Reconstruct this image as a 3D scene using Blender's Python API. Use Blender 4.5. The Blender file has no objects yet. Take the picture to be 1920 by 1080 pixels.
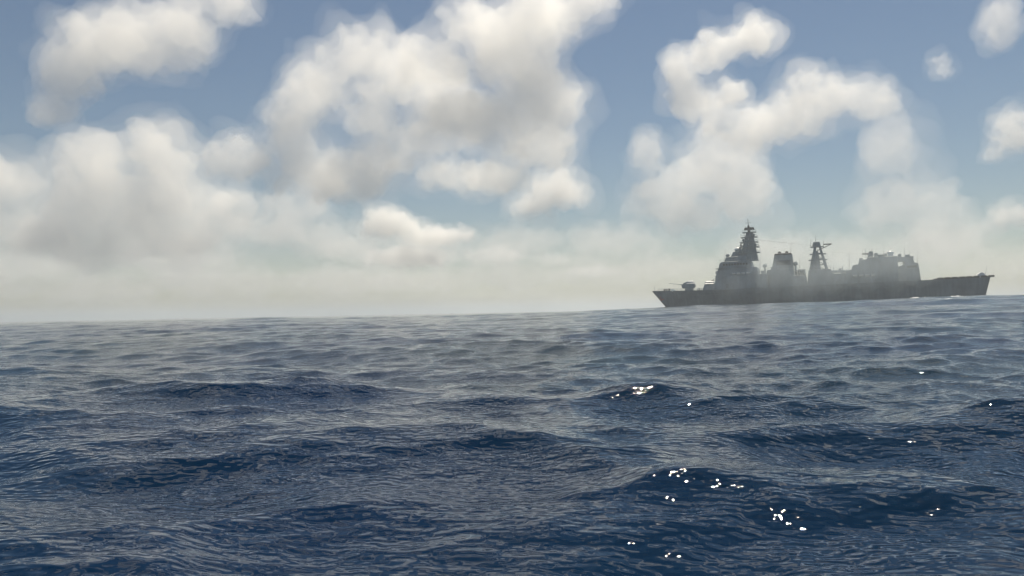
import bpy, bmesh, math, random
import numpy as np
from mathutils import Vector, Matrix, noise

SC = bpy.context.scene
COL = SC.collection
R = math.radians

# ------------------------------------------------------------------ camera
CAM_H = 1.5
cam_data = bpy.data.cameras.new('camera')
cam_data.sensor_width = 36.0
cam_data.lens = 36.0 * 1507.0 / 1920.0
cam_data.clip_start = 0.1
cam_data.clip_end = 80000.0
cam = bpy.data.objects.new('camera', cam_data)
COL.objects.link(cam)
PITCH, ROLL = 1.70, 1.08
cam.matrix_world = (Matrix.Translation((0, 0, CAM_H)) @ Matrix.Rotation(R(90 + PITCH), 4, 'X')
                    @ Matrix.Rotation(R(-ROLL), 4, 'Z'))
SC.camera = cam

# ------------------------------------------------------------------ sky and sun
SUN_AZ, SUN_EL = 24.0, 64.0        # degrees right of the view axis (+Y), above the horizon
world = bpy.data.worlds.new('World')
SC.world = world
world.use_nodes = True
wn = world.node_tree
wn.nodes.clear()
w_out = wn.nodes.new('ShaderNodeOutputWorld')
w_bg = wn.nodes.new('ShaderNodeBackground')
w_sky = wn.nodes.new('ShaderNodeTexSky')
w_sky.sky_type = 'NISHITA'
w_sky.sun_disc = False
w_sky.sun_elevation = R(SUN_EL)
w_sky.sun_rotation = R(SUN_AZ)
w_sky.air_density = 1.1
w_sky.dust_density = 0.2
w_sky.ozone_density = 0.7
w_bg.inputs['Strength'].default_value = 0.05
wn.links.new(w_sky.outputs[0], w_bg.inputs['Color'])
wn.links.new(w_bg.outputs[0], w_out.inputs['Surface'])

sun_data = bpy.data.lights.new('sun', 'SUN')
sun_data.energy = 5.0
sun_data.angle = R(0.53)
sun_data.color = (1.0, 0.895, 0.73)
sun = bpy.data.objects.new('sun', sun_data)
COL.objects.link(sun)
sun_dir = Vector((math.sin(R(SUN_AZ)) * math.cos(R(SUN_EL)), math.cos(R(SUN_AZ)) * math.cos(R(SUN_EL)), math.sin(R(SUN_EL))))
sun.rotation_euler = sun_dir.to_track_quat('Z', 'Y').to_euler()
sun.location = (0, 0, 300)

SC.view_settings.view_transform = 'Standard'
SC.view_settings.look = 'None'
SC.view_settings.gamma = 1.0
SC.view_settings.use_curve_mapping = False
SC.view_settings.exposure = 0.28

cy = SC.cycles
cy.max_bounces = 16
cy.volume_bounces = 9
cy.diffuse_bounces = 2
cy.glossy_bounces = 3
cy.transmission_bounces = 4
cy.transparent_max_bounces = 16
cy.use_adaptive_sampling = True
cy.adaptive_threshold = 0.03
cy.use_denoising = True
cy.sample_clamp_indirect = 6.0

# ------------------------------------------------------------------ helpers
def tag(o, label=None, cat=None, group=None, kind=None):
    if label: o['label'] = label
    if cat: o['category'] = cat
    if group: o['group'] = group
    if kind: o['kind'] = kind
    return o

def new_mat(name):
    m = bpy.data.materials.new(name)
    m.use_nodes = True
    m.node_tree.nodes.clear()
    out = m.node_tree.nodes.new('ShaderNodeOutputMaterial')
    return m, m.node_tree.nodes, m.node_tree.links, out

def volume_mat(name, colour, density, anis=0.0):
    m, n, l, out = new_mat(name)
    v = n.new('ShaderNodeVolumePrincipled')
    v.inputs['Color'].default_value = (*colour, 1)
    v.inputs['Density'].default_value = density
    v.inputs['Anisotropy'].default_value = anis
    l.new(v.outputs[0], out.inputs['Volume'])
    return m

# ------------------------------------------------------------------ the sea
def water_material():
    m, n, l, out = new_mat('sea_water')
    p = n.new('ShaderNodeBsdfPrincipled')
    p.inputs['IOR'].default_value = 1.29
    p.inputs['Roughness'].default_value = 0.035
    tc = n.new('ShaderNodeTexCoord')
    # colour of the water body: slow drift between blue and blue-green
    nz = n.new('ShaderNodeTexNoise'); nz.inputs['Scale'].default_value = 0.05; nz.inputs['Detail'].default_value = 3
    l.new(tc.outputs['Object'], nz.inputs['Vector'])
    cr = n.new('ShaderNodeValToRGB')
    cr.color_ramp.elements[0].position = 0.3; cr.color_ramp.elements[0].color = (0.0002, 0.011, 0.043, 1)
    cr.color_ramp.elements[1].position = 0.7; cr.color_ramp.elements[1].color = (0.0025, 0.018, 0.023, 1)
    l.new(nz.outputs['Fac'], cr.inputs['Fac'])
    l.new(cr.outputs['Color'], p.inputs['Base Color'])
    # wind ripples, stretched across the wind
    prev = None
    for sc, dist, st, (sx, sy), det in ((0.9, 0.08, 0.8, (0.7, 1.3), 3.0), (3.2, 0.035, 0.8, (0.7, 1.4), 2.0), (15.0, 0.015, 0.9, (0.8, 1.2), 0.3)):
        mp = n.new('ShaderNodeMapping')
        mp.inputs['Rotation'].default_value = (0, 0, R(12))
        mp.inputs['Scale'].default_value = (sx, sy, 1)
        l.new(tc.outputs['Object'], mp.inputs['Vector'])
        t = n.new('ShaderNodeTexNoise'); t.inputs['Scale'].default_value = sc
        t.inputs['Detail'].default_value = det; t.inputs['Roughness'].default_value = 0.55
        l.new(mp.outputs[0], t.inputs['Vector'])
        b = n.new('ShaderNodeBump'); b.inputs['Strength'].default_value = st; b.inputs['Distance'].default_value = dist
        l.new(t.outputs['Fac'], b.inputs['Height'])
        if prev: l.new(prev.outputs[0], b.inputs['Normal'])
        prev = b
    l.new(prev.outputs[0], p.inputs['Normal'])
    l.new(p.outputs[0], out.inputs['Surface'])
    return m

def smooth(a, b, x):
    t = np.clip((x - a) / (b - a), 0, 1)
    return t * t * (3 - 2 * t)

def sea_displace(x, y, spacing):
    """Sum of trochoidal waves; components finer than the local mesh are faded out."""
    rng = np.random.default_rng(11)
    X = x.copy(); Y = y.copy(); Z = np.zeros_like(x)
    wind = R(-100)                      # travel direction: towards the camera, slightly to the left
    lams = np.geomspace(0.28, 70.0, 84)
    gust = 0.75 + 0.5 * (0.5 + 0.5 * np.sin(x * 0.045 + 1.3 * np.sin(y * 0.03)) * np.sin(y * 0.05 + 0.7))
    for lam in lams:
        th = wind + rng.normal(0, 0.85 if lam < 3 else (0.6 if lam < 10 else 0.35))
        k = 2 * math.pi / lam
        if lam > 12: steep = 0.011
        elif lam > 3: steep = 0.015
        else: steep = 0.028
        a = steep / k * (0.7 + 0.6 * rng.random())
        ph = rng.random() * 6.283
        fade = np.clip((lam / spacing - 2.5) / 3.0, 0, 1)
        if lam < 6: fade = fade * gust
        if 1.5 < lam < 14: fade = fade * (1 + 0.35 * np.exp(-(x * x + y * y) / 30 ** 2))
        dx, dy = math.cos(th), math.sin(th)
        chop = 1.15 if lam < 4 else 1.0
        arg = k * (dx * x + dy * y) + ph
        c, s = np.cos(arg) * a * fade, np.sin(arg) * a * fade
        Z += c
        X -= chop * dx * s
        Y -= chop * dy * s
    # one long swell rising to the right, the warship lies behind and on its shoulder
    u = y + 0.12 * x - 175
    ridge = np.where(u < 0, np.exp(-(u / 75) ** 2), np.exp(-(u / 420) ** 2))
    Z += ridge * (0.1 + 2.5 * smooth(-25, 105, x))
    # a few peaked seas close to the boat
    for cx, cy_, h, lx, ly, ang in PEAKS:
        ca, sa = math.cos(R(ang)), math.sin(R(ang))
        a = (x - cx) * ca + (y - cy_) * sa
        b = -(x - cx) * sa + (y - cy_) * ca
        w = np.where(b < 0, np.exp(-(b / (ly * 0.8)) ** 2), np.exp(-(b / ly) ** 2))
        Z += h * np.exp(-np.abs(a / lx) ** 1.6) * w
    return X, Y, Z

# (x, y, height, half length along crest, half depth, crest angle)
PEAKS = [(2.5, 11.6, 0.32, 1.3, 1.6, -6), (-3.6, 11.8, 0.27, 2.2, 1.5, 10), (-2.0, 8.0, 0.22, 2.6, 1.3, 14),
         (5.4, 8.2, 0.16, 1.4, 1.4, -14), (0.2, 11.0, 0.12, 1.2, 0.9, 4), (-6.4, 9.0, 0.12, 1.6, 1.1, 0)]

def build_sea():
    def block(a0, a1, na, r):
        az = np.linspace(R(a0), R(a1), na)
        nr = len(r)
        rr, aa = np.meshgrid(r, az, indexing='ij')
        x = (rr * np.sin(aa)).astype(np.float64); y = (rr * np.cos(aa)).astype(np.float64)
        sp = np.maximum(rr * abs(az[1] - az[0]), np.gradient(r)[:, None])
        X, Y, Z = sea_displace(x, y, sp)
        v = np.stack([X, Y, Z], -1).reshape(-1, 3)
        i = np.arange(nr - 1)[:, None] * na + np.arange(na - 1)[None, :]
        q = np.stack([i, i + 1, i + na + 1, i + na], -1).reshape(-1, 4)
        return v, q[:, ::-1]
    v1, q1 = block(-42, 42, 780, np.concatenate([np.geomspace(1.2, 4, 70)[:-1], np.geomspace(4, 420, 1150)[:-1], np.geomspace(420, 14000, 130)]))
    # the rest of the circle, coarse, sharing the same waves
    v2, q2 = block(42, 318, 300, np.geomspace(1.2, 14000, 220))
    nv = len(v1)
    v = np.concatenate([v1, v2]); q = np.concatenate([q1, q2 + nv])
    me = bpy.data.meshes.new('sea')
    me.vertices.add(len(v)); me.vertices.foreach_set('co', v.astype(np.float32).ravel())
    me.loops.add(q.size); me.loops.foreach_set('vertex_index', q.astype(np.int32).ravel())
    me.polygons.add(len(q))
    me.polygons.foreach_set('loop_start', np.arange(0, q.size, 4, dtype=np.int32))
    me.polygons.foreach_set('use_smooth', np.ones(len(q), dtype=bool))
    me.update(calc_edges=True)
    me.materials.append(water_material())
    o = bpy.data.objects.new('sea', me)
    COL.objects.link(o)
    tag(o, 'dark blue and grey choppy open sea with small waves', 'sea', kind='structure')
    return o
build_sea()

# ------------------------------------------------------------------ the warship
def paint(name, col, rough=0.5, streak=0.35, scale=1.0, metallic=0.0):
    """weathered ship paint: rain streaks and patchy fading over a plain coat"""
    m, n, l, out = new_mat(name)
    p = n.new('ShaderNodeBsdfPrincipled')
    p.inputs['Roughness'].default_value = rough; p.inputs['Metallic'].default_value = metallic
    tc = n.new('ShaderNodeTexCoord')
    mp = n.new('ShaderNodeMapping'); mp.inputs['Scale'].default_value = (0.9 * scale, 0.9 * scale, 0.08 * scale)
    l.new(tc.outputs['Object'], mp.inputs['Vector'])
    a = n.new('ShaderNodeTexNoise'); a.inputs['Scale'].default_value = 1.3; a.inputs['Detail'].default_value = 5
    l.new(mp.outputs[0], a.inputs['Vector'])
    b = n.new('ShaderNodeTexNoise'); b.inputs['Scale'].default_value = 0.25 * scale; b.inputs['Detail'].default_value = 4
    l.new(tc.outputs['Object'], b.inputs['Vector'])
    mul = n.new('ShaderNodeMath'); mul.operation = 'MULTIPLY'
    l.new(a.outputs['Fac'], mul.inputs[0]); l.new(b.outputs['Fac'], mul.inputs[1])
    cr = n.new('ShaderNodeValToRGB')
    lo = tuple(c * (1 - streak) for c in col); hi = tuple(min(0.9, c * (1 + streak * 0.5)) for c in col)
    cr.color_ramp.elements[0].position = 0.10; cr.color_ramp.elements[0].color = (*lo, 1)
    cr.color_ramp.elements[1].position = 0.38; cr.color_ramp.elements[1].color = (*hi, 1)
    l.new(mul.outputs[0], cr.inputs['Fac'])
    l.new(cr.outputs['Color'], p.inputs['Base Color'])
    l.new(p.outputs[0], out.inputs['Surface'])
    return m

M_HULL = paint('haze_grey_paint', (0.11, 0.155, 0.19), 0.55)
M_UP = paint('superstructure_grey_paint', (0.18, 0.235, 0.27), 0.5)
M_DARK = paint('soot_black_paint', (0.035, 0.037, 0.04), 0.6)
M_DECK = paint('deck_grey_paint', (0.10, 0.11, 0.11), 0.7)
M_RED = paint('red_oxide_paint', (0.26, 0.028, 0.03), 0.6)
M_WHITE = paint('white_radome_sunlit_top_paint', (0.78, 0.78, 0.76), 0.35, 0.12)
M_LIGHT = paint('pale_grey_canvas', (0.62, 0.63, 0.62), 0.6, 0.15)

def glass_mat():
    m, n, l, out = new_mat('window_glass')
    p = n.new('ShaderNodeBsdfPrincipled')
    p.inputs['Base Color'].default_value = (0.012, 0.016, 0.018, 1); p.inputs['Roughness'].default_value = 0.06
    l.new(p.outputs[0], out.inputs['Surface'])
    return m
M_GLASS = glass_mat()

SHIP = bpy.data.objects.new('warship', None)
COL.objects.link(SHIP)
_ex = Vector((0.9275, -0.3737, 0.0165)).normalized()      # bow to stern
_ey = Vector((0.3737, 0.9275, 0.0)).normalized()          # to starboard, away from the boat
_ez = _ex.cross(_ey).normalized()
SHIP.matrix_world = Matrix(((_ex.x, _ey.x, _ez.x, 127.55), (_ex.y, _ey.y, _ez.y, 345.0), (_ex.z, _ey.z, _ez.z, 1.6), (0, 0, 0, 1)))
tag(SHIP, 'grey naval warship with tall forward mast, funnel and aft hangar', 'warship')
MID = 67.0

def part(name, bm, mat, parent=SHIP, smooth=False, bevel=0.0, label=None):
    bmesh.ops.recalc_face_normals(bm, faces=bm.faces)
    if bevel:
        bmesh.ops.bevel(bm, geom=[e for e in bm.edges if len(e.link_faces) == 2 and e.calc_face_angle(0) > 0.5], offset=bevel, segments=1, affect='EDGES')
    if smooth:
        for f in bm.faces: f.smooth = True
    me = bpy.data.meshes.new(name); bm.to_mesh(me); bm.free()
    for m in (mat if isinstance(mat, (list, tuple)) else [mat]): me.materials.append(m)
    o = bpy.data.objects.new(name, me); COL.objects.link(o); o.parent = parent
    if label: o['label'] = label
    return o

def add_prism(bm, prof, w0, w1=None, y=0.0, z0=None, z1=None):
    """side profile [(X, z)...] extruded across the ship; half width runs from w0 (bottom) to w1 (top)"""
    w1 = w0 if w1 is None else w1
    zs = [p[1] for p in prof]
    z0 = min(zs) if z0 is None else z0; z1 = max(zs) if z1 is None else z1
    def hw(z): return w0 + (w1 - w0) * (z - z0) / max(1e-6, z1 - z0)
    a = [bm.verts.new((X - MID, y - hw(z), z)) for X, z in prof]
    b = [bm.verts.new((X - MID, y + hw(z), z)) for X, z in prof]
    n = len(prof)
    bm.faces.new(a); bm.faces.new(b[::-1])
    for i in range(n):
        j = (i + 1) % n
        bm.faces.new((a[i], b[i], b[j], a[j]))

def add_box(bm, X0, X1, y0, y1, z0, z1):
    add_prism(bm, [(X0, z0), (X1, z0), (X1, z1), (X0, z1)], (y1 - y0) / 2, None, (y0 + y1) / 2)

def add_rod(bm, p, q, r0, r1=None, seg=8):
    r1 = r0 if r1 is None else r1
    p = Vector((p[0] - MID, p[1], p[2])); q = Vector((q[0] - MID, q[1], q[2]))
    d = q - p
    m = Matrix.Translation((p + q) / 2) @ d.to_track_quat('Z', 'Y').to_matrix().to_4x4()
    bmesh.ops.create_cone(bm, cap_ends=True, segments=seg, radius1=r0, radius2=r1, depth=d.length, matrix=m)

def add_ball(bm, c, r, sx=1, sy=1, sz=1, sub=3):
    bmesh.ops.create_icosphere(bm, subdivisions=sub, radius=r, matrix=Matrix.Translation((c[0] - MID, c[1], c[2])) @ Matrix.Diagonal((sx, sy, sz, 1)))

def prism(name, prof, w0, w1, mat, parent=SHIP, bevel=0.12, y=0.0):
    bm = bmesh.new(); add_prism(bm, prof, w0, w1, y)
    return part(name, bm, mat, parent, bevel=bevel)
def rod(name, p, q, r0, r1, mat, parent=SHIP, seg=8):
    bm = bmesh.new(); add_rod(bm, p, q, r0, r1, seg)
    return part(name, bm, mat, parent, smooth=False)

def deck_z(X):
    t = max(0.0, (30 - X) / 30)
    return 8.55 + 0.85 * t ** 1.6 + 0.35 * max(0, (X - 60) / 74)

def build_hull():
    zl = [-4.5, -2.5, -0.6, 0.6, 1.3, 3.0, 5.0, 7.0, 1.0]          # last level is the deck edge, as a fraction
    ns = 48
    def stem(z): return -0.7 + (9.4 - z) * 0.80 if z > 0 else 6.8 + (-z) * 0.5
    def tran(z): return 134.0 - (9.1 - z) * 0.26
    def beam_deck(s): return 8.0 * min(1.0, (1 - (1 - min(1, s / 0.36)) ** 2.1)) * (1 - 0.20 * max(0, (s - 0.6) / 0.4) ** 1.6)
    def beam_wl(s): return 7.5 * min(1.0, (1 - (1 - min(1, s / 0.46)) ** 1.55)) * (1 - 0.22 * max(0, (s - 0.6) / 0.4) ** 1.5)
    def hb(s, z):
        if z >= 0.6:
            t = (z - 0.6) / 8.2
            return beam_wl(s) + (beam_deck(s) - beam_wl(s)) * t ** 1.3
        t = max(0.0, (z + 4.6) / 5.2)
        return beam_wl(s) * (t ** 0.45)
    bm = bmesh.new()
    rows = []
    for i in range(ns + 1):
        s = (i / ns) ** 1.25
        col = []
        Xd = stem(9.3) + s * (tran(9) - stem(9.3))
        for k, z in enumerate(zl):
            zz = deck_z(Xd) if k == len(zl) - 1 else z
            if k < len(zl) - 1: zz = min(zz, deck_z(Xd) - 0.2)
            X = stem(zz) + s * (tran(zz) - stem(zz))
            b = max(0.05, hb(s, zz))
            col.append((bm.verts.new((X - MID, -b, zz)), bm.verts.new((X - MID, b, zz))))
        rows.append(col)
    for i in range(ns):
        for k in range(len(zl) - 1):
            for side in (0, 1):
                f = bm.faces.new((rows[i][k][side], rows[i + 1][k][side], rows[i + 1][k + 1][side], rows[i][k + 1][side]))
                z = (zl[k] + (zl[k + 1] if k < len(zl) - 2 else 8.5)) / 2
                f.material_index = 1 if z < 0.6 else (2 if z < 1.2 else 0)
                f.smooth = True
        bm.faces.new((rows[i][0][0], rows[i][0][1], rows[i + 1][0][1], rows[i + 1][0][0])).material_index = 1
    for k in range(len(zl) - 1):
        for i in (0, ns):
            f = bm.faces.new((rows[i][k][0], rows[i][k][1], rows[i][k + 1][1], rows[i][k + 1][0]))
            z = (zl[k] + (zl[k + 1] if k < len(zl) - 2 else 8.5)) / 2
            f.material_index = 1 if z < 0.6 else (2 if z < 1.2 else 0)
    hull = part('hull', bm, [M_HULL, M_RED, M_DARK])
    # weather deck, a little below the hull's edge so that the edge stands proud
    bm = bmesh.new()
    prev = None
    for i in range(ns + 1):
        s = (i / ns) ** 1.25
        Xd = stem(9.3) + s * (tran(9) - stem(9.3)); z = deck_z(Xd) - 0.12
        X = stem(deck_z(Xd)) + s * (tran(deck_z(Xd)) - stem(deck_z(Xd)))
        w = max(0.03, hb(s, z) - 0.02)
        cur = (bm.verts.new((X - MID, -w, z)), bm.verts.new((X - MID, w, z)))
        if prev: bm.faces.new((prev[0], prev[1], cur[1], cur[0]))
        prev = cur
    part('weather_deck', bm, M_DECK)
    # dark band down the cutwater and the anchor below the flare
    bm = bmesh.new()
    zz = [9.2, 7.5, 6.0, 4.0, 2.0, 0.5]
    for a, b in zip(zz[:-1], zz[1:]):
        add_rod(bm, (stem(a) - 0.02, 0, a), (stem(b) - 0.02, 0, b), 0.16, 0.16, 6)
    part('stem_band', bm, M_DARK, hull)
    for sd in (-1, 1):
        bm = bmesh.new()
        X = stem(5.6) + 1.0; y = sd * 0.85
        add_rod(bm, (X - 0.3, y, 6.7), (X + 0.25, y * 0.9, 5.0), 0.22, 0.20, 8)
        add_rod(bm, (X - 0.75, y, 5.6), (X + 0.25, y * 0.9, 4.9), 0.28, 0.18, 8)
        add_rod(bm, (X + 1.2, y * 1.1, 5.5), (X + 0.25, y * 0.9, 4.9), 0.28, 0.18, 8)
        add_ball(bm, (X + 0.22, y * 0.95, 5.0), 0.36, sub=2)
        part('anchor', bm, M_RED, hull, label='dark red anchor stowed under the bow flare')
    # rubbing strake and scuppers
    for sd in (-1, 1):
        bm = bmesh.new()
        pts = []
        for i in range(30):
            s = 0.12 + 0.86 * i / 29
            z = 6.4; X = stem(z) + s * (tran(z) - stem(z))
            pts.append((X, sd * (hb(s, z) + 0.03), z))
        for a, b in zip(pts[:-1], pts[1:]): add_rod(bm, a, b, 0.11, 0.11, 6)
        part('rubbing_strake', bm, M_HULL, hull)
    def edge(s):
        Xd = stem(9.3) + s * (tran(9) - stem(9.3)); z = deck_z(Xd)
        return Xd, hb(s, z), z
    return hull, edge
HULL, EDGE = build_hull()

# guard rails along the deck edge
def guard_rail(s0, s1, n, sd):
    bm = bmesh.new()
    pts = []
    for i in range(n):
        X, b, z = EDGE(s0 + (s1 - s0) * i / (n - 1))
        pts.append((X, sd * (b - 0.15), z))
    for p in pts: add_rod(bm, p, (p[0], p[1], p[2] + 1.05), 0.04, 0.035, 5)
    for h in (0.35, 0.7, 1.03):
        for a, b in zip(pts[:-1], pts[1:]):
            add_rod(bm, (a[0], a[1], a[2] + h), (b[0], b[1], b[2] + h), 0.022, 0.022, 4)
    part('guard_rail', bm, M_UP)
for sd in (-1, 1):
    guard_rail(0.02, 0.205, 14, sd)
    guard_rail(0.47, 0.60, 10, sd)
# flight deck safety nets, folded up
for sd in (-1, 1):
    bm = bmesh.new()
    for i in range(8):
        s = 0.862 + 0.132 * i / 7
        X, b, z = EDGE(s); X2, b2, _ = EDGE(s + 0.016)
        add_prism(bm, [(X, z - 0.05), (X2, z - 0.05), (X2, z + 0.75), (X, z + 0.75)], 0.05, 0.05, sd * (b - 0.05))
    part('safety_net', bm, M_DARK)

# foredeck: breakwater, capstan, bollards, jackstaff, gun, launcher
prism('breakwater', [(9.2, 8.6), (9.5, 8.6), (8.7, 9.75), (8.55, 9.75)], 5.4, 5.0, M_UP, bevel=0.03)
rod('jackstaff', (0.6, 0, 9.2), (0.2, 0, 12.2), 0.07, 0.04, M_UP)
for sd in (-1, 1):
    bm = bmesh.new()
    for dx in (0, 0.9):
        add_rod(bm, (5.2 + dx, sd * 1.9, 8.8), (5.2 + dx, sd * 1.9, 9.9), 0.26, 0.26, 10)
        add_rod(bm, (5.2 + dx, sd * 1.9, 9.9), (5.2 + dx, sd * 1.9, 10.0), 0.34, 0.34, 10)
    part('bollard', bm, M_DARK)
bm = bmesh.new(); add_rod(bm, (7.2, 0, 8.7), (7.2, 0, 9.5), 0.5, 0.34, 12); add_rod(bm, (7.2, 0, 9.5), (7.2, 0, 10.1), 0.34, 0.52, 12)
part('capstan', bm, M_DARK)
# gun mount: drum, faceted turret, barrel
bm = bmesh.new(); add_rod(bm, (16.2, 0, 8.6), (16.2, 0, 10.0), 2.0, 1.95, 20)
gun = part('gun_mount', bm, M_UP)
bm = bmesh.new()
add_prism(bm, [(13.4, 9.9), (18.4, 9.9), (19.0, 10.7), (18.6, 12.7), (15.6, 13.0), (14.0, 12.4), (13.0, 11.0)], 1.9, 1.35)
part('turret', bm, M_UP, gun, bevel=0.18)
prism('turret_sunlit_roof', [(15.2, 11.9), (18.9, 11.8), (18.3, 13.3), (15.7, 13.4)], 2.0, 0.5, M_WHITE, gun, bevel=0.1)  # white colour and slope stand in for sunlight on the turret top
bm = bmesh.new(); add_rod(bm, (13.6, 0, 11.5), (12.2, 0, 11.75), 0.34, 0.22, 10); add_rod(bm, (12.2, 0, 11.75), (7.6, 0, 12.5), 0.13, 0.10, 8); add_rod(bm, (7.75, 0, 12.48), (7.35, 0, 12.54), 0.15, 0.15, 8)
part('barrel', bm, M_UP, gun)
# raised launcher block
prism('launcher_block', [(22.6, 8.3), (28.35, 8.3), (28.35, 11.0), (27.6, 12.3), (23.8, 12.3), (23.4, 10.4)], 5.2, 3.6, M_UP)
prism('launcher_sunlit_top', [(23.6, 11.3), (27.9, 11.3), (27.4, 12.7), (24.0, 12.7)], 4.5, 2.2, M_WHITE, bevel=0.15)  # launcher top painted white and sloped as its sun highlight
bm = bmesh.new()
add_rod(bm, (25.6, 1.2, 12.5), (27.2, 1.2, 13.2), 0.35, 0.3, 10)
part('rocket_tube', bm, M_DARK)
for i in range(3):
    bm = bmesh.new(); add_rod(bm, (20.4 + i * .75, -2.8, 8.5), (20.4 + i * .75, -2.8, 9.6 + .2 * (i == 1)), 0.22, 0.2, 8)
    part('vent_post', bm, M_UP)

# forward superstructure, stepped and inclined
F1 = prism('lower_superstructure', [(28.4, 8.3), (50.5, 8.3), (50.5, 14.6), (29.0, 14.6)], 7.7, 6.9, M_UP)
F2 = prism('bridge_deckhouse', [(29.2, 14.6), (47.0, 14.6), (46.4, 17.7), (30.2, 17.7)], 6.6, 5.9, M_UP)
F3 = prism('bridge', [(30.3, 17.7), (44.5, 17.7), (43.8, 20.7), (31.6, 20.7), (30.7, 19.9)], 6.2, 5.6, M_UP)
F4 = prism('director_deck', [(32.6, 20.7), (42.5, 20.7), (42.0, 22.9), (33.4, 22.9)], 3.9, 3.4, M_UP)
F5 = prism('radar_pedestal', [(35.2, 22.9), (40.2, 22.9), (39.6, 25.2), (36.4, 25.2)], 2.0, 1.5, M_UP)
bm = bmesh.new(); add_rod(bm, (38.1, 0, 25.2), (38.1, 0, 25.7), 1.0, 1.2, 14); part('dome_seat', bm, M_UP, F5)
bm = bmesh.new(); add_ball(bm, (38.2, 0, 26.2), 1.45, 1, 1, 0.62); part('radar_dome', bm, M_WHITE, F5, smooth=True)
# platforms and wings
bm = bmesh.new(); add_box(bm, 29.0, 33.2, -6.9, 6.9, 17.72, 17.9); part('bridge_wing', bm, M_UP, F3, bevel=0.03)
bm = bmesh.new(); add_box(bm, 28.3, 30.3, -4.0, 4.0, 14.62, 14.85); part('forward_platform', bm, M_LIGHT, F2, bevel=0.03)
bm = bmesh.new(); add_ball(bm, (29.2, -1.8, 16.2), 0.9, 1, 1, 1.1); add_rod(bm, (29.2, -1.8, 14.8), (29.2, -1.8, 15.6), 0.55, 0.7, 12)
part('fire_control_director', bm, M_LIGHT, F2, smooth=True)
bm = bmesh.new(); add_ball(bm, (33.9, -1.2, 23.6), 0.85); add_rod(bm, (33.9, -1.2, 22.8), (33.9, -1.2, 23.2), 0.7, 0.5, 12)
part('fire_control_director', bm, M_UP, F4, smooth=True)
# bridge windows: front row and port and starboard rows
def window(p0, ux, uz, w, h, parent):
    bm = bmesh.new()
    p0 = Vector((p0[0] - MID, p0[1], p0[2])); ux = Vector(ux).normalized(); uz = Vector(uz).normalized(); nn = ux.cross(uz)
    vs = []
    for t in (0.0, 0.06):
        for a, b in ((0, 0), (w, 0), (w, h), (0, h)):
            vs.append(bm.verts.new(p0 + ux * a + uz * b + nn * t))
    bm.faces.new(vs[:4][::-1]); bm.faces.new(vs[4:])
    for i in range(4):
        j = (i + 1) % 4; bm.faces.new((vs[i], vs[j], vs[4 + j], vs[4 + i]))
    part('window', bm, M_GLASS, parent)
for i in range(9):
    window((30.72 + 0.05, 4.6 - i * 1.08, 18.9), (0, -1, 0), (0.18, 0, 1), 0.86, 0.95, F3)
for i in range(9):
    window((32.2 + i * 1.2, -6.02, 18.9), (1, 0, 0), (0, 0.2, 1), 0.9, 0.85, F3)
    window((33.1 + i * 1.2, 6.02, 18.9), (-1, 0, 0), (0, -0.2, 1), 0.9, 0.85, F3)
# watertight doors and life raft canisters on the superstructure sides
for X, z, par in ((33.5, 9.0, F1), (45.5, 9.0, F1)):
    for sd in (-1, 1):
        bm = bmesh.new(); add_box(bm, X, X + 0.9, sd * 7.62 - 0.1, sd * 7.62 + 0.1, z, z + 1.9); part('door', bm, M_HULL, par, bevel=0.04)
for sd in (-1, 1):
    for i in range(4):
        bm = bmesh.new(); add_rod(bm, (36 + i * 2.0, sd * 6.9, 15.2), (37.5 + i * 2.0, sd * 6.9, 15.2), 0.42, 0.42, 12)
        part('life_raft_canister', bm, M_LIGHT, F2)

# main mast: tapering tower, platforms, radars, yards and whip aerials
MAST = prism('main_mast', [(39.4, 20.7), (46.8, 20.7), (46.0, 26.0), (45.0, 33.4), (42.2, 33.4), (40.2, 26.0)], 2.4, 0.8, M_UP)
for X0, X1, w, z in ((38.6, 47.6, 3.0, 24.2), (39.0, 47.4, 2.7, 26.6), (39.4, 47.0, 2.4, 28.8), (39.9, 46.8, 2.0, 31.0), (40.6, 46.4, 1.7, 33.2)):
    bm = bmesh.new(); add_box(bm, X0, X1, -w, w, z, z + 0.28)
    for X in np.linspace(X0 + .1, X1 - .1, 6):
        for sd in (-1, 1): add_rod(bm, (X, sd * (w - .08), z + .25), (X, sd * (w - .08), z + 1.1), 0.035, 0.035, 4)
    for sd in (-1, 1): add_rod(bm, (X0 + .1, sd * (w - .08), z + 1.08), (X1 - .1, sd * (w - .08), z + 1.08), 0.035, 0.035, 4)
    part('platform', bm, M_UP, MAST)
for z, w in ((27.8, 5.6), (30.2, 4.4)):
    bm = bmesh.new(); add_rod(bm, (43.2, -w, z), (43.2, w, z), 0.12, 0.12, 6)
    for y in (-w, -w * .66, w * .66, w): add_rod(bm, (43.2, y, z), (43.2, y, z + 1.5), 0.06, 0.05, 5)
    part('yard', bm, M_UP, MAST)
bm = bmesh.new()
add_rod(bm, (43.4, 0, 33.4), (43.2, 0, 36.4), 0.7, 0.4, 8)
add_prism(bm, [(41.2, 34.4), (45.8, 34.4), (45.4, 35.6), (41.6, 35.6)], 0.3)
part('search_radar', bm, M_DARK, MAST)
bm = bmesh.new(); add_rod(bm, (43.2, 0, 36.2), (43.0, 0, 39.6), 0.2, 0.06, 6); add_rod(bm, (42.0, 0, 37.6), (44.4, 0, 37.6), 0.1, 0.1, 5); add_rod(bm, (42.5, 0, 38.6), (43.7, 0, 38.6), 0.06, 0.06, 5)
part('top_aerial', bm, M_UP, MAST)
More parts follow.
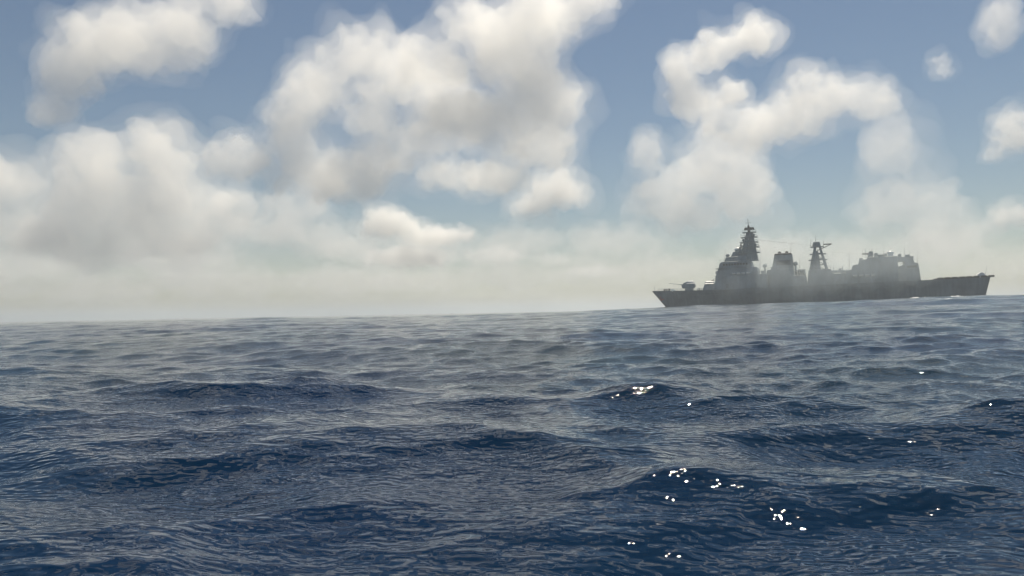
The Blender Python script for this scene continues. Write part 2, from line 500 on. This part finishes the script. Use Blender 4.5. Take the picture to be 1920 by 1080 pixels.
for X, z, y in ((40.0, 25.4, -2.6), (46.0, 27.6, -2.2), (41.0, 29.9, -1.9), (45.4, 32.0, -1.4)):
    bm = bmesh.new(); add_ball(bm, (X, y, z), 0.62, 1, 1, 1.1, 2); add_rod(bm, (X, y, z - 0.9), (X, y, z - 0.3), 0.3, 0.45, 8)
    part('sensor_pod', bm, M_UP, MAST, smooth=True)
bm = bmesh.new()
add_prism(bm, [(39.4, 27.0), (39.7, 27.0), (39.9, 28.5), (39.6, 28.5)], 1.6)
add_rod(bm, (39.7, 0, 27.6), (41.4, 0, 27.3), 0.2, 0.3, 8)
part('navigation_radar', bm, M_DARK, MAST)

# midships deckhouse with boat bay, funnel
MIDH = prism('midships_deckhouse', [(50.5, 8.3), (66.5, 8.3), (66.2, 12.9), (61.4, 13.2), (61.2, 16.4), (50.6, 16.2), (50.5, 14.6)], 7.0, 5.6, M_UP)
FUN = prism('funnel', [(52.4, 16.2), (61.4, 16.2), (60.9, 22.4), (53.7, 22.4)], 3.9, 2.9, M_UP)
prism('funnel_cap', [(53.5, 22.4), (61.0, 22.4), (60.6, 23.2), (53.9, 23.2)], 3.0, 2.7, M_DARK, FUN)
for y in (-1.2, 1.2):
    for X in (55.6, 58.6):
        bm = bmesh.new(); add_rod(bm, (X, y, 23.1), (X + 0.25, y, 24.0), 0.62, 0.55, 12); part('exhaust_pipe', bm, M_DARK, FUN)
for i in range(6):
    bm = bmesh.new(); add_box(bm, 54.4, 60.2, -3.62 + 0.02 * 0, -3.40, 17.6 + i * 0.42, 17.85 + i * 0.42); part('louvre', bm, M_DARK, FUN)
bm = bmesh.new(); add_ball(bm, (62.1, -1.4, 18.4), 1.0); add_rod(bm, (62.1, -1.4, 13.1), (62.1, -1.4, 17.6), 0.5, 0.4, 10)
part('satellite_dome', bm, M_UP, smooth=True)
bm = bmesh.new(); add_ball(bm, (49.2, 2.6, 18.4), 0.95); add_rod(bm, (49.2, 2.6, 14.5), (49.2, 2.6, 17.6), 0.5, 0.4, 10)
part('satellite_dome', bm, M_UP, smooth=True)
# missile canisters amidships, athwartships and raised
for i in range(4):
    bm = bmesh.new(); X = 62.3 + i * 0.95
    add_rod(bm, (X, 3.4, 13.3), (X, -3.6, 15.4), 0.42, 0.42, 10); part('missile_canister', bm, M_UP)
bm = bmesh.new(); add_box(bm, 61.9, 66.0, -2.6, 2.8, 12.95, 13.5); part('canister_cradle', bm, M_DARK)

# after deckhouse and after mast on two legs
AFT = prism('after_deckhouse', [(66.5, 8.3), (84.0, 8.3), (83.8, 13.0), (77.0, 13.2), (76.2, 15.2), (67.4, 15.2)], 7.0, 5.6, M_UP)
AM = bpy.data.objects.new('after_mast', None)
bm = bmesh.new()
for y in (-1.6, 1.6):
    add_rod(bm, (69.0, y, 15.2), (70.4, y * .4, 26.4), 0.8, 0.5, 8)
    add_rod(bm, (74.6, y, 15.2), (72.2, y * .4, 25.0), 0.7, 0.45, 8)
for z, k in ((17.5, .2), (20.0, .42), (22.4, .64)):
    xa = 69.0 + 1.4 * k; xb = 74.6 - 2.8 * k; yy = 1.6 * (1 - .6 * k)
    for y in (-yy, yy): add_rod(bm, (xa, y, z), (xb, y, z), 0.2, 0.2, 6)
    add_rod(bm, (xa, -yy, z), (xa, yy, z), 0.2, 0.2, 6); add_rod(bm, (xb, -yy, z), (xb, yy, z), 0.2, 0.2, 6)
    add_rod(bm, (xa, -yy, z), (xb, -yy, z - 2.3), 0.14, 0.14, 6)
AM = part('after_mast', bm, M_UP)
prism('mast_house', [(67.6, 15.2), (72.2, 15.2), (71.9, 19.2), (71.4, 23.4), (69.4, 23.4), (68.4, 19.2)], 1.9, 1.0, M_UP, AM, bevel=0.08)
for X0, X1, w, z in ((67.4, 75.0, 2.2, 19.4), (68.0, 74.6, 2.0, 21.9), (68.4, 73.8, 1.8, 25.0)):
    bm = bmesh.new(); add_box(bm, X0, X1, -w, w, z, z + 0.3); part('platform', bm, M_UP, AM, bevel=0.03)
bm = bmesh.new(); add_prism(bm, [(69.2, 25.4), (72.6, 25.4), (72.2, 27.3), (69.6, 27.3)], 0.3); add_rod(bm, (70.6, 0, 25.4), (70.6, 0, 26.4), 0.5, 0.5, 10)
part('air_search_radar', bm, M_UP, AM)
bm = bmesh.new(); add_rod(bm, (71.2, 0, 23.6), (76.8, 0, 26.0), 0.16, 0.12, 6); add_box(bm, 73.6, 76.9, -0.9, 0.9, 25.9, 26.25)
part('outrigger', bm, M_DARK, AM)
bm = bmesh.new(); add_rod(bm, (70.7, 0, 27.5), (70.7, 0, 30.2), 0.12, 0.05, 6); part('top_aerial', bm, M_UP, AM)
# ship's boat on its davit, port side
bm = bmesh.new()
segs = []
for X, w, zk in ((75.9, .15, 14.0), (76.6, .75, 13.55), (78.5, 1.05, 13.35), (80.6, 1.0, 13.4), (81.6, .9, 13.5)):
    segs.append([bm.verts.new((X - MID, -5.6 + sx * w, zz)) for sx, zz in ((-1, 14.5), (-.75, zk + .2), (0, zk), (.75, zk + .2), (1, 14.5))])
for a, b in zip(segs[:-1], segs[1:]):
    for i in range(4): bm.faces.new((a[i], a[i + 1], b[i + 1], b[i]))
    bm.faces.new((a[4], a[0], b[0], b[4]))
bm.faces.new(segs[-1]); bm.faces.new(segs[0][::-1])
BOAT = part('ship_boat', bm, M_LIGHT, label='pale boat stowed on the after deckhouse')
bm = bmesh.new(); add_box(bm, 79.2, 80.3, -6.1, -5.1, 14.48, 15.3); part('boat_console', bm, M_LIGHT, BOAT, bevel=0.05)
for X in (77.2, 80.7):
    bm = bmesh.new()
    add_rod(bm, (X, -4.0, 12.9), (X, -4.2, 15.6), 0.14, 0.14, 6); add_rod(bm, (X, -4.2, 15.6), (X, -5.8, 16.0), 0.12, 0.1, 6); add_rod(bm, (X, -5.7, 16.0), (X, -5.7, 14.5), 0.03, 0.03, 4)
    add_box(bm, X - .15, X + .15, -6.3, -4.2, 12.9, 13.5)
    part('davit', bm, M_UP)

# hangar with stepped forward face, mounts on the roof, frame at its after end
HG = prism('hangar', [(82.6, 8.3), (101.6, 8.3), (101.6, 19.2), (90.4, 19.3), (90.0, 18.5), (87.4, 18.3), (86.8, 16.6), (84.6, 16.2), (84.2, 14.6), (82.0, 14.2)], 7.2, 5.6, M_UP)
AF = prism('after_control_tower', [(104.4, 8.5), (109.8, 8.5), (109.4, 13.6), (109.1, 15.9), (107.7, 16.2), (107.4, 18.0), (104.0, 18.3)], 5.4, 4.0, M_UP)
prism('roof_bridge', [(101.6, 17.0), (105.0, 17.0), (105.0, 18.6), (101.6, 19.0)], 4.2, 3.8, M_UP, AF, bevel=0.06)
prism('hangar_annex', [(101.6, 8.4), (104.4, 8.4), (104.4, 15.6), (101.6, 14.8)], 5.0, 4.6, M_UP, HG, bevel=0.05)
bm = bmesh.new(); add_rod(bm, (99.4, 0, 19.2), (99.4, 0, 20.4), 1.0, 0.9, 12); add_ball(bm, (99.4, 0, 20.9), 1.15, 1.2, 1, .7)
part('radar_dome', bm, M_WHITE, HG, smooth=True)
for y in (-3.2, 3.2):
    g = bmesh.new(); add_rod(g, (91.6, y, 19.2), (91.6, y, 20.1), 1.1, 0.9, 14)
    add_prism(g, [(90.8, 20.0), (92.8, 20.0), (92.6, 21.6), (91.2, 21.8)], 0.8, 0.6, y)
    CI = part('close_in_gun', g, M_UP, HG)
    g = bmesh.new(); add_rod(g, (91.0, y, 20.9), (88.6, y, 21.2), 0.2, 0.14, 8); part('gun_barrel', g, M_DARK, CI)
bm = bmesh.new(); add_rod(bm, (90.0, 0, 19.2), (90.0, 0, 23.4), 0.09, 0.05, 5); part('whip_aerial', bm, M_UP, HG)
bm = bmesh.new(); add_rod(bm, (106.4, -2, 18.0), (106.4, -2, 21.0), 0.07, 0.04, 5); part('whip_aerial', bm, M_UP, AF)
bm = bmesh.new(); add_box(bm, 105.0, 108.6, -4.6, -4.3, 13.4, 15.0); part('window', bm, M_GLASS, AF)
for i in range(5):
    bm = bmesh.new(); add_box(bm, 101.58, 101.7, -3.6, 3.6, 13.1 + i * 0.75, 13.8 + i * 0.75); part('hangar_door_slat', bm, M_HULL, HG)
for i in range(4):
    bm = bmesh.new(); add_rod(bm, (84.5 + i * 2.3, -7.0, 11.8), (86.2 + i * 2.3, -7.0, 11.8), 0.42, 0.42, 12); part('life_raft_canister', bm, M_LIGHT, HG)

# roof rails, lockers, whip aerials and ladders that break the outline
def roof_rail(X0, X1, y, z, par):
    bm = bmesh.new()
    n = max(3, int((X1 - X0) / 1.6))
    for i in range(n + 1):
        X = X0 + (X1 - X0) * i / n; add_rod(bm, (X, y, z - 0.05), (X, y, z + 1.05), 0.04, 0.04, 4)
    for h in (0.5, 1.03): add_rod(bm, (X0, y, z + h), (X1, y, z + h), 0.03, 0.03, 4)
    part('roof_rail', bm, M_UP, par)
for X0, X1, y, z, par in ((31.0, 43.6, -5.5, 20.7, F3), (46.6, 50.4, -6.7, 14.6, F1), (90.8, 98.0, -5.4, 19.3, HG), (67.6, 76.0, -5.4, 15.2, AFT), (50.8, 61.0, -5.5, 16.25, MIDH), (76.9, 83.6, -5.9, 13.1, AFT)):
    roof_rail(X0, X1, y, z, par)
for X, y, z, h in ((33.0, -5.2, 20.7, 5.5), (47.6, -6.0, 14.6, 7.0), (63.6, -5.0, 13.0, 7.5), (83.2, -5.2, 14.4, 8.0), (96.4, -5.0, 19.2, 4.5), (108.8, -3.8, 16.0, 5.0), (60.2, 2.0, 23.0, 5.0)):
    rod('whip_aerial', (X, y, z), (X + 0.5, y - 0.4, z + h), 0.07, 0.03, M_DARK, seg=5)
for X, y, z, w, h in ((48.0, -4.6, 14.6, 1.6, 1.4), (52.2, -5.0, 16.2, 1.8, 1.1), (68.2, -4.6, 15.2, 1.4, 1.3), (94.2, -4.6, 19.25, 2.2, 0.9), (97.0, 1.0, 19.2, 1.2, 1.6), (80.0, 2.0, 13.0, 3.0, 1.8), (42.8, -2.8, 20.7, 1.4, 1.8), (106.0, -2.8, 18.0, 1.6, 0.9)):
    bm = bmesh.new(); add_box(bm, X, X + w, y - 0.6, y + 0.6, z - 0.1, z + h); part('deck_locker', bm, M_UP, bevel=0.06)
for X in (51.4, 86.8):
    bm = bmesh.new()
    for dx in (-0.25, 0.25): add_rod(bm, (X + dx, -7.35, 8.5), (X + dx, -6.6, 14.2), 0.05, 0.05, 4)
    for k in range(12): add_rod(bm, (X - .25, -7.35 + .75 * k / 12, 8.8 + .45 * k), (X + .25, -7.35 + .75 * k / 12, 8.8 + .45 * k), 0.035, 0.035, 4)
    part('ladder', bm, M_DARK)
bm = bmesh.new(); add_rod(bm, (43.2, -0.3, 30.5), (70.6, -0.3, 25.6), 0.03, 0.03, 4); part('wire_aerial', bm, M_DARK)

# more mounts and aerials over the hangar and the after mast
for X, y, z, w, d, h in ((93.0, -1.0, 19.2, 1.6, 1.0, 2.0), (95.2, 2.4, 19.2, 2.6, 1.4, 1.3), (101.9, -1.5, 18.7, 1.4, 1.0, 1.5), (104.6, 1.0, 18.2, 2.0, 1.6, 1.7), (87.2, -3.6, 18.2, 1.5, 1.2, 1.0), (69.0, -3.0, 15.1, 3.0, 1.4, 1.8), (64.0, 4.0, 12.9, 2.0, 1.0, 3.2)):
    bm = bmesh.new(); add_prism(bm, [(X, z - .1), (X + w, z - .1), (X + w * .9, z + h), (X + w * .15, z + h * .92)], d, d * .8, y); part('equipment_box', bm, M_UP, bevel=0.08)
for X, y, z, h in ((68.6, -1.6, 25.2, 3.4), (73.6, 1.2, 25.2, 2.6), (92.4, 3.0, 19.3, 4.2), (104.8, 2.0, 18.3, 4.6), (44.6, -1.6, 31.2, 3.2), (41.0, 1.4, 31.2, 2.8), (47.0, -2.0, 26.8, 2.4)):
    rod('whip_aerial', (X, y, z), (X + 0.2, y, z + h), 0.09, 0.04, M_DARK, seg=5)

# flight deck, stern details
bm = bmesh.new(); add_box(bm, 110.2, 131.0, -5.4, 5.4, 8.62, 8.86); part('flight_deck', bm, M_DECK)
bm = bmesh.new(); add_prism(bm, [(129.6, 8.7), (133.2, 8.7), (132.8, 10.6), (131.8, 11.3), (130.4, 10.4)], 2.4, 1.2); part('stern_winch_house', bm, M_LIGHT, bevel=0.15)
rod('ensign_staff', (133.0, 0, 9.0), (134.0, 0, 13.6), 0.07, 0.04, M_UP)
for y in (-2.5, 2.5):
    bm = bmesh.new(); add_rod(bm, (125.5, y, 8.8), (125.5, y, 9.6), 0.24, 0.24, 8); part('bollard', bm, M_DARK)

# ------------------------------------------------------------------ foam
def build_foam():
    m, n, l, out = new_mat('white_foam')
    p = n.new('ShaderNodeBsdfPrincipled'); p.inputs['Base Color'].default_value = (0.8, 0.82, 0.82, 1); p.inputs['Roughness'].default_value = 0.8
    l.new(p.outputs[0], out.inputs['Surface'])
    rnd = random.Random(5)
    bm = bmesh.new()
    for cx, cy_, rx, ry in ((79, 156, 2.6, 1.2), (85.3, 155, 1.4, 0.9), (76, 140, 0.6, 0.6)):
        for k in range(16):
            a = rnd.uniform(0, 6.283); q = rnd.random() ** 0.6
            x0 = cx + rx * q * math.cos(a); y0 = cy_ + ry * q * math.sin(a); r = rnd.uniform(0.2, 0.5) * (1.2 - q) * min(1.0, rx)
            ring = []
            for j in range(9):
                t = 6.283 * j / 9; rr = r * rnd.uniform(0.6, 1.3)
                ring.append((x0 + 1.7 * rr * math.cos(t), y0 + rr * math.sin(t)))
            xs = np.array([x0] + [c[0] for c in ring]); ys = np.array([y0] + [c[1] for c in ring])
            X, Y, Z = sea_displace(xs, ys, np.full_like(xs, 0.6))
            c = bm.verts.new((X[0], Y[0], Z[0] + 0.4 * r + 0.04))
            vs = [bm.verts.new((X[j + 1], Y[j + 1], Z[j + 1] - 0.03)) for j in range(9)]
            for j in range(9): bm.faces.new((c, vs[j], vs[(j + 1) % 9]))
    me = bpy.data.meshes.new('sea_foam'); bm.to_mesh(me); bm.free(); me.materials.append(m)
    o = bpy.data.objects.new('sea_foam', me); COL.objects.link(o)
    tag(o, 'white foam flecks on the swell in front of the warship', 'foam', kind='stuff')
build_foam()

# ------------------------------------------------------------------ clouds
def lattice_noise(p, seed, octaves=5, gain=0.62):
    """vectorised fractal value noise, about -1..1"""
    tot = np.zeros(len(p)); amp = 1.0; norm = 0
    p = p.astype(np.float64)
    for o in range(octaves):
        q = p * (2.03 ** o) + seed * 17.31 + o * 5.7
        i = np.floor(q).astype(np.int64); f = q - i; f = f * f * (3 - 2 * f)
        def h(dx, dy, dz):
            n = (i[:, 0] + dx) * 374761393 + (i[:, 1] + dy) * 668265263 + (i[:, 2] + dz) * 1274126177 + seed * 974711
            n = (n ^ (n >> 13)) * 1103515245 & 0x7fffffff
            n = (n ^ (n >> 16)) * 69069 & 0x7fffffff
            return (n & 0xffff) / 32767.5 - 1
        x, y, z = f[:, 0], f[:, 1], f[:, 2]
        c00 = h(0,0,0)*(1-x)+h(1,0,0)*x; c10 = h(0,1,0)*(1-x)+h(1,1,0)*x
        c01 = h(0,0,1)*(1-x)+h(1,0,1)*x; c11 = h(0,1,1)*(1-x)+h(1,1,1)*x
        tot += amp * ((c00*(1-y)+c10*y)*(1-z) + (c01*(1-y)+c11*y)*z)
        norm += amp; amp *= gain
    return tot / norm * 1.8

def remeshed(tmp, voxel, it):
    rm = tmp.modifiers.new('r', 'REMESH'); rm.mode = 'VOXEL'; rm.voxel_size = voxel
    if it: tmp.modifiers.new('s', 'SMOOTH').iterations = it
    out = bpy.data.meshes.new_from_object(tmp.evaluated_get(bpy.context.evaluated_depsgraph_get()))
    old = tmp.data
    bpy.data.objects.remove(tmp); bpy.data.meshes.remove(old)
    return out

_b = bmesh.new(); bmesh.ops.create_icosphere(_b, subdivisions=2, radius=1)
ICO_V = np.array([v.co[:] for v in _b.verts]); _b.verts.index_update()
ICO_F = np.array([[v.index for v in f.verts] for f in _b.faces]); _b.free()

def cloud_mesh(puffs, cx, dist, seed, grow, amp, res, sh):
    rnd = random.Random(seed)
    balls = []
    rmin = 1e9; rmax = 0
    for az, el, hw, hh in puffs:
        u = math.tan(R(az - cx)) * dist; z = math.tan(R(el)) * dist
        rx = math.tan(R(hw)) * dist * grow; rz = math.tan(R(hh)) * dist * grow; ry = 0.8 * (rx + rz) / 2
        rmin = min(rmin, rx, rz); rmax = max(rmax, min(rx, rz))
        dd = rnd.uniform(-0.5, 0.5) * ry
        balls.append((u, dd, z, rx * .8, ry * .8, rz * .8))
        for k in range(16):
            t = rnd.uniform(0, 6.283); c = rnd.uniform(-0.6, 1.0); s = math.sqrt(1 - c * c)
            q = rnd.uniform(0.22, 0.45) * min(rx, rz)
            balls.append((u + 0.8 * rx * s * math.cos(t), dd + 0.8 * ry * s * math.sin(t), z + 0.75 * rz * c, q, q, q))
    B = np.array(balls)
    vv = (ICO_V[None] * B[:, None, 3:] + B[:, None, :3]).reshape(-1, 3)
    ff = (ICO_F[None] + (np.arange(len(B)) * len(ICO_V))[:, None, None]).reshape(-1, 3)
    me = bpy.data.meshes.new('tmp'); me.from_pydata(vv.tolist(), [], ff.tolist())
    tmp = bpy.data.objects.new('tmp', me); COL.objects.link(tmp)
    rmin = max(rmin, 0.3 * rmax)
    out = remeshed(tmp, rmin / res, 2)
    n = len(out.vertices)
    co = np.empty(n * 3, np.float32); out.vertices.foreach_get('co', co); co = co.reshape(-1, 3)
    no = np.empty(n * 3, np.float32); out.vertices.foreach_get('normal', no); no = no.reshape(-1, 3)
    f = 1.0 / (rmin * 0.9)
    d = lattice_noise(co * f, seed + sh).astype(np.float32)
    co = co + no * (d * rmin * amp)[:, None]
    # close the skin again where folds crossed
    out.vertices.foreach_set('co', co.ravel()); out.update()
    tmp = bpy.data.objects.new('tmp', out); COL.objects.link(tmp)
    out = remeshed(tmp, rmin / res, 0)
    n = len(out.vertices)
    co = np.empty(n * 3, np.float32); out.vertices.foreach_get('co', co)
    return out, co.reshape(-1, 3)

def cloud(label, dist, puffs, density, seed, fine=1.0):
    """puffs: (azimuth, elevation, half width, half height) in degrees, seen from the boat; volumes set at their distance.
    A thin veil of vapour round a denser core."""
    cx = sum(p[0] for p in puffs) / len(puffs)
    org = np.array((math.sin(R(cx)) * dist, math.cos(R(cx)) * dist, 0))
    right = np.array((math.cos(R(cx)), -math.sin(R(cx)), 0)); away = np.array((math.sin(R(cx)), math.cos(R(cx)), 0)); up = np.array((0, 0, 1.0))
    ctr = None; root = None
    for name, grow, amp, den, res, sh in (('cloud', 1.55, 0.75, density * 0.07, 3.5, 0), ('cloud_layer', 1.36, 0.8, density * 0.14, 4.0, 31),
                                        ('cloud_layer', 1.18, 0.8, density * 0.32, 5.5, 57), ('cloud_core', 0.98, 0.75, density * 0.75, 8.5, 83)):
        me, co = cloud_mesh(puffs, cx, dist, seed, grow, amp, res * fine, sh)
        w = org[None, :] + co[:, :1] * right[None, :] + co[:, 1:2] * away[None, :] + co[:, 2:] * up[None, :]
        if ctr is None: ctr = np.array([w[:, 0].mean(), w[:, 1].mean(), w[:, 2].min()])
        me.vertices.foreach_set('co', (w - ctr).astype(np.float32).ravel())
        me.update(); me.name = name
        me.materials.clear()
        me.materials.append(volume_mat('cloud_vapour', (1.0, 0.998, 0.99), den, 0.45))
        o = bpy.data.objects.new(name, me); COL.objects.link(o)
        if root is None:
            root = o; o.location = ctr
            tag(o, label, 'cloud', 'cumulus clouds over the sea')
        else:
            o.parent = root
    return root

def P(x, y, rx, ry):
    """photo pixels (1920 wide) to azimuth, elevation and half sizes in degrees"""
    a = math.atan((x - 960) / 1507)
    e = math.atan((605 - 0.02 * x - y) / 1507 * math.cos(a))
    return (math.degrees(a), math.degrees(e), math.degrees(rx / 1507 * math.cos(a) ** 2), math.degrees(ry / 1507 * math.cos(a)))

CLOUDS = [
 ('long cream cloud slanting across the top left corner', 3200, .0060,
  [P(140,115,60,50),P(220,70,100,70),P(330,45,100,55),P(425,5,70,35),P(130,150,60,45),P(340,95,50,40),P(95,200,40,34)]),
 ('tall twin-topped cloud low on the left', 6500, .0035,
  [P(165,290,58,46),P(285,275,55,60),P(190,380,110,80),P(315,370,85,85),P(330,440,120,60),P(150,450,130,60),P(420,400,60,50)]),
 ('cream cloud cut off by the left edge of the photo', 7000, .0035,
  [P(10,350,75,55),P(30,430,80,50),P(-60,400,70,70)]),
 ('big billowing cloud bank left of the centre', 3600, .0055,
  [P(690,110,95,52),P(590,165,75,55),P(760,150,80,45),P(545,240,55,80),P(590,320,90,50),P(660,340,90,45),P(720,300,80,42),P(800,265,75,35),P(850,325,80,30),P(450,300,60,45),P(840,190,80,50),P(700,210,60,40)]),
 ('brightest cloud at the top centre reaching down', 3000, .0070,
  [P(900,40,80,50),P(1010,30,110,60),P(1115,0,60,35),P(960,110,95,60),P(1030,190,70,80),P(900,230,120,50),P(820,110,70,50),P(1005,270,85,52),P(930,330,80,36)]),
 ('small round cloud alone right of the centre', 5600, .0060, [P(1050,360,58,42),P(1000,388,45,28)]),
 ('tiny white puff below the big cloud bank', 5000, .0150, [P(622,345,26,24),P(600,370,18,14)]),
 ('bright low cloud in the middle above the horizon', 8500, .0075,
  [P(735,420,50,32),P(810,445,65,24),P(770,480,90,22),P(870,440,24,14)]),
 ('bright white upper cloud above the forward mast', 3400, .0085,
  [P(1285,125,32,48),P(1345,100,55,36),P(1425,70,52,34),P(1310,185,40,34),P(1380,170,40,30)]),
 ('wide cream cloud high above the warship', 4000, .0055,
  [P(1470,225,85,48),P(1560,185,75,48),P(1640,190,55,40),P(1410,255,42,40),P(1525,150,50,25),P(1360,225,50,36)]),
 ('soft ragged cloud left of the forward mast top', 5200, .0030,
  [P(1245,380,60,42),P(1290,335,75,45),P(1350,300,65,55),P(1215,290,34,50),P(1390,360,60,75),P(1310,400,70,40)]),
 ('hazy cloud above the aft end of the warship', 5200, .0022,
  [P(1690,280,55,60),P(1740,370,75,60),P(1770,435,90,50),P(1650,390,50,50)]),
 ('white cloud cut off by the right edge, the upper one', 4500, .0060, [P(1910,250,45,45),P(1880,285,24,20)]),
 ('white cloud cut off by the right edge, the lower one', 6500, .0060, [P(1895,405,38,28)]),
 ('small wispy cloud high on the right', 3600, .0060, [P(1775,120,24,24)]),
 ('pale cloud in the top right corner', 3400, .0050, [P(1890,40,38,52)]),
 ('low hazy cloud band on the left above the horizon', 11000, .0012,
  [P(60,500,160,40),P(330,485,170,40),P(520,430,110,36),P(640,460,110,40),P(560,390,70,40)]),
 ('faint vapour bank added as haze along the horizon on the left', 14000, .0007,  # horizon haze built as three added vapour banks
  [P(-60,540,170,36),P(180,545,190,30),P(420,530,170,36),P(640,530,150,34)]),
 ('faint vapour bank added as haze along the horizon in the middle', 14000, .0006,
  [P(800,525,130,34),P(960,520,130,34),P(1100,515,130,30),P(1250,500,120,30),P(1150,455,110,34),P(960,455,110,32)]),
 ('faint vapour bank added as haze on the horizon behind the warship', 14000, .0006,
  [P(1430,470,110,40),P(1580,480,130,34),P(1740,470,130,44),P(1900,490,120,34)]),
 ('low thin cloud streak right of the middle', 11000, .0020, [P(1040,487,40,12),P(930,480,70,20),P(1110,510,60,12)]),
]
# cloud field beyond the frame: unseen clouds added to grey the sea's reflections
N_SEEN = len(CLOUDS)
for lab, dist, den, az, el, w, h in (
    ('unseen broad cloud added higher up than the top left cloud', 2500, .0060, -24, 30, 9, 5),
    ('unseen broad cloud added higher up than the brightest top centre cloud', 2400, .0065, -5, 32, 10, 5),
    ('unseen broad cloud added higher up than the cloud above the forward mast', 2300, .0060, 14, 31, 8, 4),
    ('unseen broad cloud added higher up than the pale top right cloud', 2400, .0060, 34, 32, 10, 5),
    ('unseen cloud mass added far out to the left beyond the photo', 3600, .0050, -46, 12, 8, 5),
    ('unseen cloud mass added far out to the right beyond the photo', 3600, .0050, 45, 13, 8, 5),
    ('unseen high cloud mass added overhead to the left', 1900, .0060, -30, 47, 13, 8),
    ('unseen high cloud mass added overhead ahead of the boat', 1900, .0060, -4, 47, 11, 6)):
    CLOUDS.append((lab, dist, den, [(az, el, w * .6, h * .7), (az - w * .6, el - h * .25, w * .5, h * .5), (az + w * .6, el - h * .2, w * .5, h * .55), (az + w * .1, el - h * .5, w * .7, h * .4)]))
for i, (lab, dist, den, puffs) in enumerate(CLOUDS):
    cloud(lab, dist, puffs, den, i + 1, 1.0 if i < N_SEEN else 0.5)

# ------------------------------------------------------------------ smoke-like veil added to fade and lighten the warship
def build_fade_veil():
    root = None
    for name, grow, den, sd in (('ship_fade_veil', 1.35, 0.006, 3), ('fade_veil_layer', 1.05, 0.009, 4), ('fade_veil_layer', 0.75, 0.012, 5)):
        bm = bmesh.new()
        for X, y, z, rx, ry, rz in ((54, -9, 12, 9, 6, 8), (65, -10, 10, 9, 6, 8), (75, -10, 12, 9, 6, 8), (88, -10, 13, 10, 6, 8), (98, -10, 14, 9, 6, 8), (105, -9, 14, 7, 5, 7),
                                    (47, -9, 12, 7, 5, 7), (38, -9, 9, 8, 5, 6), (58, 0, 25, 5, 4, 4), (66, 2, 25, 6, 5, 5), (50, -3, 18, 6, 5, 5), (64, -3, 17, 6, 5, 5), (80, -3, 16, 7, 5, 5), (111, -8, 12, 6, 5, 4)):
            bmesh.ops.create_icosphere(bm, subdivisions=3, radius=1, matrix=Matrix.Translation((X - MID, y, z)) @ Matrix.Diagonal((rx * grow, ry * grow, rz * grow, 1)))
        me = bpy.data.meshes.new('tmp'); bm.to_mesh(me); bm.free()
        tmp = bpy.data.objects.new('tmp', me); COL.objects.link(tmp)
        out = remeshed(tmp, 0.9, 6)
        n = len(out.vertices)
        co = np.empty(n * 3, np.float32); out.vertices.foreach_get('co', co); co = co.reshape(-1, 3)
        no = np.empty(n * 3, np.float32); out.vertices.foreach_get('normal', no); no = no.reshape(-1, 3)
        co = co + no * (3.0 * lattice_noise(co * 0.16, sd))[:, None]
        out.vertices.foreach_set('co', co.astype(np.float32).ravel()); out.update()
        tmp = bpy.data.objects.new('tmp', out); COL.objects.link(tmp)
        out = remeshed(tmp, 0.8, 0)
        out.materials.clear(); out.materials.append(volume_mat('ship_fade_veil', (0.78, 0.86, 0.89), den * 1.5, 0.2))
        out.name = name
        o = bpy.data.objects.new(name, out); COL.objects.link(o)
        if root is None:
            root = o; o.matrix_world = SHIP.matrix_world
            tag(o, 'thin grey smoke-like veil added to fade the warship amidships', 'smoke', kind='stuff')
        else: o.parent = root
build_fade_veil()

# ------------------------------------------------------------------ haze
def build_haze():
    bm = bmesh.new()
    bmesh.ops.create_cube(bm, size=1)
    me = bpy.data.meshes.new('haze'); bm.to_mesh(me); bm.free()
    o = bpy.data.objects.new('haze', me); COL.objects.link(o)
    z0, z1 = -4.0, 52.0
    o.scale = (31000, 31000, z1 - z0); o.location = (0, 0, (z0 + z1) / 2)
    me.materials.append(volume_mat('haze_air', (0.88, 0.95, 0.99), 0.00045, 0.2))
    tag(o, 'pale sea haze hanging over the water', 'haze', kind='stuff')
build_haze()
